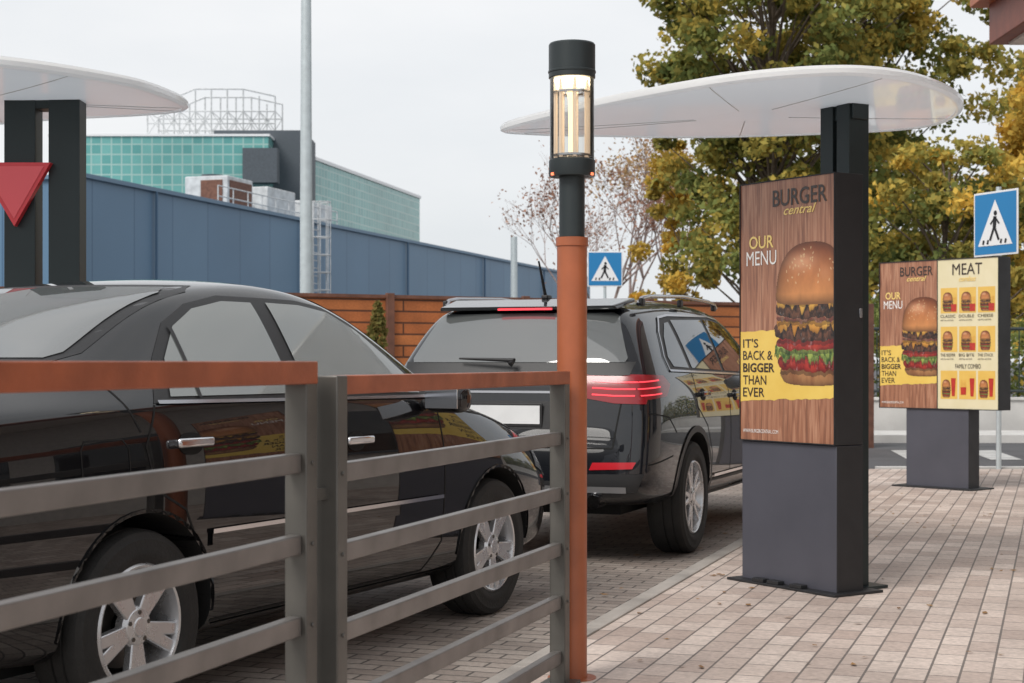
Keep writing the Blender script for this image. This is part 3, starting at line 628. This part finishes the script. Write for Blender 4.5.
def suv():
    P=empty('suv_car',(.33,10.72,0),math.radians(69))
    Zs=[.3,.5,.72,.95,1.12,1.22,1.45,1.60,1.7]; Xs=[.05,-.01,.0,.04,.07,.10,.27,.36,.40]
    sh=lambda z: float(np.interp(z,Zs,Xs))
    st=[(-.99,.44,.74,1.10,.72,1.45,.60,1.53,1),(-.93,.38,.86,1.13,.82,1.52,.645,1.60,1),(-.78,.35,.915,1.15,.865,1.555,.665,1.63,.85),(-.35,.33,.93,1.16,.875,1.58,.67,1.65,.35),(.2,.31,.935,1.15,.88,1.61,.675,1.68,0),
        (.9,.30,.935,1.13,.885,1.62,.68,1.69,0),(1.55,.30,.935,1.12,.885,1.59,.68,1.665,0),(1.95,.30,.935,1.11,.88,1.50,.69,1.58,0),(2.3,.30,.935,1.10,.88,1.33,.71,1.42,0),(2.62,.31,.935,1.08,.87,1.17,.74,1.25,0),(2.8,.32,.93,1.06,.85,1.11,.74,1.17,0),
        (3.2,.34,.92,1.0,.83,1.05,.70,1.10,0),(3.55,.36,.86,.92,.78,.97,.64,1.01,0),(3.72,.40,.74,.82,.68,.88,.55,.92,0)]
    body,bv=carbody('body',st,P,M['paint2'],[(0,.37,.415),(2.78,.37,.415)],sh,w=.93)
    for sd in (-1,1):
        q=[(-.30,1.21),(.04,1.20),(.04,1.50),(-.06,1.49),(-.22,1.40),(-.34,1.27)]
        r=[(.12,1.20),(.92,1.18),(.92,1.535),(.12,1.515)]; f=[(1.0,1.178),(2.02,1.155),(2.05,1.18),(1.9,1.32),(1.7,1.45),(1.5,1.52),(1.3,1.535),(1.0,1.537)]
        sur=[(-.42,1.185),(2.2,1.135),(2.1,1.22),(1.93,1.36),(1.72,1.485),(1.5,1.55),(1.2,1.565),(.1,1.545),(-.12,1.525),(-.28,1.43),(-.42,1.27)]
        patch('window_frame',bv,sur,'y',sd,M['plastic'],P,.002)
        for w_ in (q,r,f): patch('side_window',bv,w_,'y',sd,M['glassd'],P,.006)
        strip('window_chrome',bv,sur,.013,'y',sd,M['chromed'],P,.008,closed=True)
        for ln in ([(.98,.45),(.96,1.17)],[(.45,.45),(.98,.45),(2.1,.45),(2.25,.7),(2.2,1.12)],[(.45,.45),(.45,.62),(.30,.82),(.06,.95),(.06,1.18)],[(-.88,.62),(-.52,.66)],[(-.86,.93),(-.60,.90),(-.45,.80)]):
            strip('panel_gap',bv,ln,.009,'y',sd,M['gap'],P,.0015)
        strip('sill_cladding',bv,[(.43,.40),(2.35,.40)],.11,'y',sd,M['plastic'],P,.008); strip('sill_chrome',bv,[(.50,.475),(2.25,.475)],.018,'y',sd,M['chrome'],P,.012)
        for ax in (0,2.78):
            strip('arch_cladding',bv,[(ax+.437*math.cos(t*math.pi/24-.1),.37+.437*math.sin(t*math.pi/24-.1)) for t in range(0,27)],.042,'y',sd,M['plastic'],P,.008)
            wheel(P,(ax,sd*.805,.365),.365,.235,sd>0,1,.235)
        handle(bv,.22,1.03,sd,M['paint2'],P); handle(bv,1.14,1.01,sd,M['paint2'],P)
        tube('roof_rail',[(-.42,sd*.66,1.605),(-.36,sd*.665,1.645),(-.2,sd*.67,1.662),(.6,sd*.675,1.69),(1.3,sd*.675,1.68),(1.5,sd*.675,1.665),(1.56,sd*.675,1.64)],.014,M['chromed'],P)
        for x in (-.38,.55,1.5): box('rail_foot',(x,sd*.672,1.64 if x>-.3 else 1.62),(.07,.03,.05),M['plastic'],P,.01)
        patch('tail_light',bv,[(-.99,1.00),(-.62,1.03),(-.52,1.10),(-.60,1.155),(-.96,1.165)],'y',sd,M['red'],P,.006)
        s=sd
        patch('tail_light',bv,[(s*.42,1.03),(s*.66,.99),(s*.84,.985),(s*.86,1.15),(s*.48,1.155),(s*.40,1.12)],'x',-1,M['red'],P,.006)
        for zz in (1.035,1.075,1.115):
            strip('tail_light_led',bv,[(s*.52,zz+.008),(s*.66,zz),(s*.78,zz)],.009,'x',-1,M['redlit'],P,.009); strip('tail_light_led',bv,[(-.88,zz),(-.70,zz+.012)],.008,'y',sd,M['redlit'],P,.009)
        patch('reflector',bv,[(s*.52,.590),(s*.78,.60),(s*.80,.64),(s*.54,.635)],'x',-1,M['refl'],P,.007)
        tube('exhaust_tip',[(-1.0,s*.55,.40),(-.80,s*.55,.40)],.042,M['chrome'],P,16)
        box('mirror_housing',(2.0,sd*1.02,1.18),(.13,.22,.15),M['paint2'],P,.05); box('mirror_stalk',(2.02,sd*.91,1.13),(.06,.1,.04),M['plastic'],P,.012); box('mirror_glass',(1.932,sd*1.02,1.18),(.006,.17,.11),M['chrome'],P)
        patch('headlight',bv,[(3.3,.84),(3.68,.78),(3.66,.88),(3.32,.95)],'y',sd,M['headl'],P,.005)
    patch('ledge_glare_cover',bv,[(-.74,1.158),(.74,1.158),(.76,1.24),(-.76,1.24)],'x',-1,M['plastic'],P,.004)  # matte strip added over the ledge to hide its bright sky reflection
    patch('rear_window',bv,[(-.70,1.235),(.70,1.235),(.71,1.26),(.60,1.52),(.56,1.54),(-.56,1.54),(-.60,1.52),(-.71,1.26)],'x',-1,M['glassr'],P,.008)
    V=[(-.66,-.60,1.565),(-.66,.60,1.565),(-.35,.62,1.62),(-.35,-.62,1.62),(-.70,-.58,1.588),(-.70,.58,1.588),(-.35,.62,1.648),(-.35,-.62,1.648)]
    sp=mobj('spoiler',V,[(0,1,2,3),(4,7,6,5),(0,4,5,1),(1,5,6,2),(2,6,7,3),(3,7,4,0)],M['paint2'],P,smooth=True); b=sp.modifiers.new('b','BEVEL'); b.width=.010; b.segments=3
    box('high_brake_light',(-.695,0,1.572),(.02,.36,.012),M['redlit'],P)
    strip('tailgate_trim',bv,[(-.42,1.055),(.42,1.055)],.014,'x',-1,M['chromed'],P,.008)
    strip('tailgate_gap',bv,[(-.74,1.20),(-.70,.98),(-.66,.72),(.66,.72),(.70,.98),(.74,1.20)],.010,'x',-1,M['gap'],P,.002)
    patch('plate_recess',bv,[(-.34,.83),(.34,.83),(.38,1.0),(-.38,1.0)],'x',-1,M['plastic'],P,.003)
    h=cast(bv,0,.92,'x',-1)[0]
    box('number_plate_frame',(h.x-.012,.06,.915),(.012,.55,.145),M['plastic'],P,.004); box('number_plate',(h.x-.020,.06,.918),(.004,.52,.112),M['plate'],P)
    patch('bumper_lower',bv,[(-.80,.46),(.80,.46),(.84,.57),(.50,.565),(.44,.52),(-.44,.52),(-.50,.565),(-.84,.57)],'x',-1,M['plastic'],P,.006)
    strip('skid_plate',bv,[(-.74,.475),(.74,.475)],.035,'x',-1,M['silver'],P,.011)
    tube('wiper',[(-.955,.0,1.225),(-.93,-.02,1.25),(-.90,.36,1.262)],[.018,.014,.006],M['plastic'],P)
    tube('antenna',[(-.30,.0,1.65),(-.44,.0,1.89)],[.012,.006],M['plastic'],P); box('antenna_base',(-.29,0,1.662),(.09,.045,.03),M['plastic'],P,.01)
    box('underbody',(1.35,0,.36),(3.9,1.2,.14),M['dark'],P)
suv()
# ---------------------------------------------------------------- signs / poles
def crossing_sign(loc,size,rz,ph):
    P=empty('pedestrian_crossing_sign',loc,rz); s=size/2; z=ph-s
    tube('pole',[(0,.04,0),(0,.04,ph+.05)],.03,M['steel'],P)
    box('plate',(0,0,z),(size,.012,size),M['swhite'],P,.004)
    flat('blue_field',[(-s*.94,z-s*.94),(s*.94,z-s*.94),(s*.94,z+s*.94),(-s*.94,z+s*.94)],-.010,M['sblue'],P)
    flat('triangle',[(-s*.78,z-s*.68),(s*.78,z-s*.68),(0,z+s*.74)],-.014,M['swhite'],P)
    def st(a,b,w):
        a=Vector(a);b=Vector(b);d=(b-a).normalized();n=Vector((-d.y,d.x))*w/2
        flat('figure',[(s*p.x,z+s*p.y) for p in (a-n,b-n,b+n,a+n)],-.018,M['sblack'],P)
    flat('figure_head',blob(-s*.05,s*.10,z+s*.24,z+s*.40,14,2),-.018,M['sblack'],P)
    st((.01,.22),(-.02,-.12),.15); st((-.02,-.1),(.18,-.52),.09); st((-.03,-.1),(-.22,-.52),.09); st((.02,.18),(.2,-.02),.06); st((.0,.18),(-.2,-.02),.06)
    for x in (-.5,-.3,.3,.5): st((x-.04,-.63),(x,-.5),.08)
crossing_sign((1.86,32,0),.70,0,3.45)
crossing_sign((5.55,18.35,0),.74,math.radians(-66),3.20)
P=empty('light_pole',(-3.86,30,0)); tube('mast',[(0,0,0),(0,0,4),(0,0,11)],[.125,.115,.08],M['steel'],P,16); box('base',(0,0,.1),(.4,.4,.2),M['conc'],P,.01); tube('arm',[(0,0,10.9),(.5,0,11.2),(1.4,0,11.3)],.04,M['steel'],P); box('lamp_head',(1.6,0,11.3),(.6,.2,.1),M['ac'],P,.03)
P=empty('light_pole',(.1,80,0)); tube('mast',[(0,0,0),(0,0,7.5)],[.2,.16],M['steel'],P,12)
# ---------------------------------------------------------------- fences at the back
P=empty('wooden_fence',(-6.5,16.9,0),math.atan2(2.9,5.3)*.98)
box('planks',(6.6,0,1.02),(13.2,.05,2.0),M['woodf'],P)
for i in range(8): box('post',(i*1.885,-.05,1.03),(.10,.06,2.1),M['brown'],P,.004)
box('cap',(6.6,0,2.04),(13.3,.10,.04),M['brown'],P)
P=empty('concrete_wall',(14,27,0)); box('wall',(0,0,.30),(19.5,.25,.60),M['conc'],P,.01); box('coping',(0,0,.62),(19.6,.32,.05),M['conc'],P,.01)
P=empty('metal_railing',(14,27,.65)); lst=[([(-9.6,0,.1),(9.6,0,.1)],.025),([(-9.6,0,1.15),(9.6,0,1.15)],.03)]
for i in range(120): lst.append(([(-9.6+i*.16,0,.1),(-9.6+i*.16,0,1.15)],.010))
for i in range(9): lst.append(([(-9.6+i*2.4,0,-.02),(-9.6+i*2.4,0,1.25)],.035))
tubes('bars',lst,M['rail2'],P,5)
# ---------------------------------------------------------------- buildings
P=empty('blue_warehouse',(-15.7,58.8,0),math.atan2(58.8,18.1))
Lg=75; Hh=8.0
box('long_wall',(Lg/2,20,Hh/2),(Lg,40,Hh),M['blue'],P)
box('parapet_cap',(Lg/2,20,Hh+.08),(Lg+.3,40.3,.16),mat('parapet',(.13,.22,.32),.5),P)
for i in range(5): tube('downpipe',[(5+i*14,-.12,0),(5+i*14,-.12,Hh)],.06,M['pipe'],P,6)
box('plinth',(Lg/2,-.06,.5),(Lg,.1,1.0),M['conc'],P)
lx=19.5; l=[([(lx-.3,-.5,1.5),(lx-.3,-.5,9)],.04),([(lx+.3,-.5,1.5),(lx+.3,-.5,9)],.04)]
for i in range(20): l.append(([(lx-.3,-.5,1.7+i*.37),(lx+.3,-.5,1.7+i*.37)],.025))
for i in range(8):
    z=3+i*.85; l.append(([(lx+.45*math.cos(t),-.55-.7*math.sin(t),z) for t in np.linspace(0,math.pi,9)],.03))
for t in (.5,1.2,1.9,2.6): l.append(([(lx+.45*math.cos(t),-.55-.7*math.sin(t),3),(lx+.45*math.cos(t),-.55-.7*math.sin(t),9)],.025))
tubes('caged_ladder',l,M['ac'],P,5)
ang0=math.atan2(58.8,18.1)
H=empty('rooftop_hvac',(-15.7+.294*8,58.8+.956*8,Hh),ang0)
box('unit',(8.3,3,1.1),(2.6,2.2,1.5),M['ac'],H,.05); box('unit_grille',(8.3,1.88,1.1),(2.2,.05,1.1),M['brown'],H); box('unit_grille_end',(6.97,2.7,1.1),(.05,1.1,1.1),M['brown'],H)
box('unit',(13,3.2,1.05),(3.2,2.4,1.5),M['ac'],H,.05); box('unit',(17.5,3.2,.9),(3.5,2.4,1.3),M['ac'],H,.05)
tube('duct',[(10,3,.7),(11,3,.7),(12,3,.7)],.35,M['ac'],H,14); tube('duct',[(14.8,3.2,.5),(16,3.2,.5)],.35,M['ac'],H,14)
for x in (7.6,9.0): lathe('fan',[(.0,1.95),(.5,1.95),(.5,1.85)],M['dkblk'],H,20,'Z',(x,3,0))
for x in (7,9.6,11.6,14.4,16,19): 
    for y in (2.1,4.1): box('leg',(x,y,.15),(.12,.12,.5),M['steel'],H)
rl=[([(3,.3,.9),(16,.3,.9)],.03),([(3,.3,.45),(16,.3,.45)],.03)]
for i in range(10): rl.append(([(3+i*1.44,.3,0),(3+i*1.44,.3,.9)],.03))
tubes('guard_rail',rl,M['ac'],H,5)
B=empty('glass_office_building',(-23.6,150,0))
ang=math.atan2(51.7,11.4)
rw=box('right_wing',(0,0,0),(42,16,22.0),M['teal'],B); dx_,dy_=math.cos(ang),math.sin(ang)
rw.rotation_euler=(0,0,ang); rw.location=(dx_*34-dy_*8,dy_*34+dx_*8,11.0)
rc=box('right_wing_cap',(0,0,0),(42.3,16.3,.35),M['swhite'],B); rc.rotation_euler=(0,0,ang); rc.location=(dx_*34-dy_*8,dy_*34+dx_*8,22.2)
box('left_wing',(-9.5,6,11.2),(20.5,12,22.4),M['teal'],B); box('left_wing_cap',(-9.5,6,22.5),(20.8,12.3,.2),M['swhite'],B)
box('dark_core',(-.6,7.5,11.7),(8.6,9,23.4),M['dkblk'],B); box('dark_core_lower',(.2,-.8,19.5),(3.2,1.6,3.2),M['dkblk'],B)
l=[]
Sc=empty('roof_lattice',(0,158,0))
xs=np.linspace(-36,-23.4,9)
for yy in (0,5):
    for i,x in enumerate(xs):
        tp=26.2+2.0*min(1,i/3.) -(.7 if i>6 else 0); l.append(([(x,yy,22),(x,yy,tp)],.08))
    for z in (23.6,24.8,26): l.append(([(xs[0],yy,z),(xs[-1],yy,z)],.07))
    l.append(([(xs[0],yy,26.2),(xs[3],yy,28.2),(xs[6],yy,28.2),(xs[-1],yy,27.5)],.08))
    for i in range(8): l.append(([(xs[i],yy,23.6),(xs[i+1],yy,26)],.05)); l.append(([(xs[i+1],yy,23.6),(xs[i],yy,26)],.05))
for x in xs:
    for z in (23.8,26): l.append(([(x,0,z),(x,5,z)],.05))
tubes('lattice',l,M['ac'],Sc,4)
R=empty('restaurant_building',(4.72,16,0),0)
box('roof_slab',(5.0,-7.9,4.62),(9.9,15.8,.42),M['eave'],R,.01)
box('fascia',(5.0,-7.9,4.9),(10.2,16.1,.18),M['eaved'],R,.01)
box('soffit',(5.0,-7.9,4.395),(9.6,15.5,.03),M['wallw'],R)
box('wall',(6.4,-8.6,2.19),(8.0,13.6,4.37),M['wallw'],R)
for i in range(4): box('window',(2.395,-13.5+i*3,1.7),(.02,1.8,1.6),M['glassd'],R); box('window_sill',(2.37,-13.5+i*3,.87),(.08,2.0,.06),M['dkblk'],R)
# ---------------------------------------------------------------- foliage
def leafmat(name):
    m=bpy.data.materials.new(name); m.use_nodes=True; nt=m.node_tree; nt.nodes.clear()
    o=nt.nodes.new('ShaderNodeOutputMaterial'); at=nt.nodes.new('ShaderNodeAttribute'); at.attribute_name='Col'
    d=nt.nodes.new('ShaderNodeBsdfDiffuse'); t=nt.nodes.new('ShaderNodeBsdfTranslucent'); mx=nt.nodes.new('ShaderNodeMixShader'); mx.inputs[0].default_value=.4
    nt.links.new(at.outputs[0],d.inputs['Color']); nt.links.new(at.outputs[0],t.inputs[0]); nt.links.new(d.outputs[0],mx.inputs[1]); nt.links.new(t.outputs[0],mx.inputs[2]); nt.links.new(mx.outputs[0],o.inputs[0]); return m
M['leaf']=leafmat('foliage')
def leaves(name,c,size,col,parent):
    n=len(c); a=rng.normal(size=(n,3)); a/=np.linalg.norm(a,axis=1)[:,None]
    b=rng.normal(size=(n,3)); b-=a*np.sum(a*b,axis=1)[:,None]; b/=np.linalg.norm(b,axis=1)[:,None]
    s=size*rng.uniform(.6,1.3,n)[:,None]
    V=np.empty((n,4,3)); V[:,0]=c-a*s*.5; V[:,1]=c+b*s*.32; V[:,2]=c+a*s*.5; V[:,3]=c-b*s*.32
    me=bpy.data.meshes.new(name); me.vertices.add(4*n); me.vertices.foreach_set('co',V.reshape(-1).astype('f'))
    me.loops.add(4*n); me.loops.foreach_set('vertex_index',np.arange(4*n,dtype='i')); me.polygons.add(n); me.polygons.foreach_set('loop_start',np.arange(0,4*n,4,dtype='i'))
    me.update(); ca=me.color_attributes.new('Col','FLOAT_COLOR','POINT'); C=np.ones((n,4,4),'f'); C[:,:,:3]=col[:,None,:]; ca.data.foreach_set('color',C.reshape(-1))
    me.materials.append(M['leaf']); me.validate(); o=bpy.data.objects.new(name,me); COL.objects.link(o); o.parent=parent; return o
GREEN=np.array([.25,.28,.09]); DG=np.array([.085,.115,.04]); YEL=np.array([.92,.60,.12]); OLV=np.array([.48,.36,.09])
def tree(loc,h,rad,base,nclump,nleaf,size,yellow,crad=.75,seed=0,taperk=.35):
    r=np.random.default_rng(seed); P=empty('deciduous_tree',loc)
    cz=(base+h)/2; hz=(h-base)/2; cl=[]
    while len(cl)<nclump:
        p=r.uniform(-1,1,3); q=np.linalg.norm(p)
        if q>1 or q<.25: continue
        wob=1+.20*math.sin(3*math.atan2(p[1],p[0])+seed)+.16*math.sin(6*p[2]+seed)
        taper=1-taperk*max(0,p[2])
        cl.append(np.array([p[0]*rad*wob*taper,p[1]*rad*wob*taper,cz+p[2]*hz]))
    cl=np.array(cl)
    lst=[([(0,0,0),(.08,.05,base),(.0,.1,cz),(.1,0,h*.88)],[rad*.06,rad*.045,rad*.025,.03])]
    for c in cl[:max(20,nclump//2)]:
        z0=max(base*.7,c[2]-np.hypot(c[0],c[1])*.9-.4); m=np.array([c[0]*.45,c[1]*.45,(z0+c[2])/2+.15]); lst.append(([(0,.03,z0),tuple(m),tuple(c)],[rad*.016,rad*.010,.010]))
    tubes('trunk_and_limbs',lst,M['bark'],P,6)
    ci=r.integers(0,nclump,nleaf); rr=crad*r.uniform(.45,1.2,nclump)
    off=r.normal(size=(nleaf,3)); off/=np.linalg.norm(off,axis=1)[:,None]; off*= (r.uniform(0,1,nleaf)**.5)[:,None]*rr[ci][:,None]; off[:,2]*=.7
    pos=cl[ci]+off
    tone=r.uniform(0,1,nclump); yl=np.clip(r.normal(yellow,.28,nclump)+.10*(cl[:,2]-cz)/hz,0,1)
    t=(tone[ci]*.6+r.uniform(0,.4,nleaf))[:,None]; y=(np.clip(yl[ci]+r.normal(0,.18,nleaf),0,1))[:,None]
    g=DG*(1-t)+GREEN*1.3*t; ye=OLV*(1-t)+YEL*t
    leaves('crown',pos,size,np.clip(g*(1-y)+ye*y,0,.95),P)
tree((6.5,40,0),16.5,3.3,2.0,300,48000,.19,.20,.68,1,.1)
tree((9.7,44,0),17,3.1,2.2,270,42000,.20,.20,.70,2,.1)
tree((12.3,36,0),8.2,2.1,1.5,120,24000,.17,1.0,.55,3)
tree((9.2,34,0),6.0,2.4,.8,90,13000,.16,.25,.55,4)
tree((4.9,46,0),7.6,1.3,1.5,50,7000,.18,.85,.42,5)
tree((16.6,48,0),11.5,2.6,4.0,80,13000,.20,1.0,.6,6)
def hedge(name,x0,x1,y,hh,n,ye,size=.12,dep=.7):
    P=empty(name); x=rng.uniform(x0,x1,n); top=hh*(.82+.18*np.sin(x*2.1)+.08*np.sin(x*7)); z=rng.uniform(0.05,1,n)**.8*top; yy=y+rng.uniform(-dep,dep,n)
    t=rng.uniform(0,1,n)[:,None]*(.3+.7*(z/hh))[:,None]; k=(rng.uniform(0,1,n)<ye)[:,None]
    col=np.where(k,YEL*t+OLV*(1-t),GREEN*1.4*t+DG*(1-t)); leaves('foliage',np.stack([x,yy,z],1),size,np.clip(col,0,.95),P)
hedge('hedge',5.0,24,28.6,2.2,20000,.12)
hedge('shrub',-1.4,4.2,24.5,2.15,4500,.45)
def baretree(loc,h,seed,nl,colr):
    r=random.Random(seed); P=empty('bare_tree',loc); L=[]; tips=[]
    def grow(p,d,ln,rad,dep):
        q=p+d*ln*.5+Vector((r.uniform(-.05,.05),r.uniform(-.05,.05),0))*ln; e=q+(d+Vector((r.uniform(-.2,.2),r.uniform(-.2,.2),.1))).normalized()*ln*.5
        L.append(([tuple(p),tuple(q),tuple(e)],[rad,rad*.8,rad*.6])); tips.append(e); tips.append(q)
        if dep==0: return
        for _ in range(r.choice([2,3,3])):
            a=(d+Vector((r.uniform(-.6,.6),r.uniform(-.6,.6),r.uniform(-.1,.4)))).normalized(); grow(e,a,ln*r.uniform(.62,.85),rad*.58,dep-1)
    grow(Vector((0,0,0)),Vector((0,0,1)),h*.27,h*.012,6)
    tubes('trunk_and_limbs',L,M['barebark'],P,4)
    T=np.array([tuple(t) for t in tips if t.z>h*.3]); c=T[rng.integers(0,len(T),nl)]+rng.normal(0,.2,(nl,3)); cc=np.array(colr)*rng.uniform(.5,1.3,(nl,1)); leaves('leaves',c,.12,cc,P)
M['barebark']=mat('bare_bark',(.34,.26,.24),.9,var=.3)
baretree((2.7,50,0),8.2,11,1300,(.45,.25,.18)); baretree((3.9,56,0),9.4,5,2000,(.50,.30,.18)); baretree((2.2,60,0),8.4,9,900,(.45,.27,.2)); baretree((5.2,52,0),9.0,21,1500,(.55,.36,.17))
def thuja(loc,h,rad,n):
    P=empty('evergreen_shrub',loc); tube('stem',[(0,0,0),(0,0,h*.9)],[.03,.008],M['bark'],P,6)
    z=rng.uniform(.05,1,n); a=rng.uniform(0,6.28,n); rr=rad*(1-z)**.6*np.sqrt(rng.uniform(.1,1,n))*(1+.35*np.sin(a*3+z*14)); t=rng.uniform(0,1,(n,1))
    leaves('foliage',np.stack([rr*np.cos(a),rr*np.sin(a),z*h],1),.08,np.array([.14,.16,.05])*t+np.array([.30,.22,.08])*(1-t),P)
thuja((-1.48,17.6,0),1.9,.26,1600)
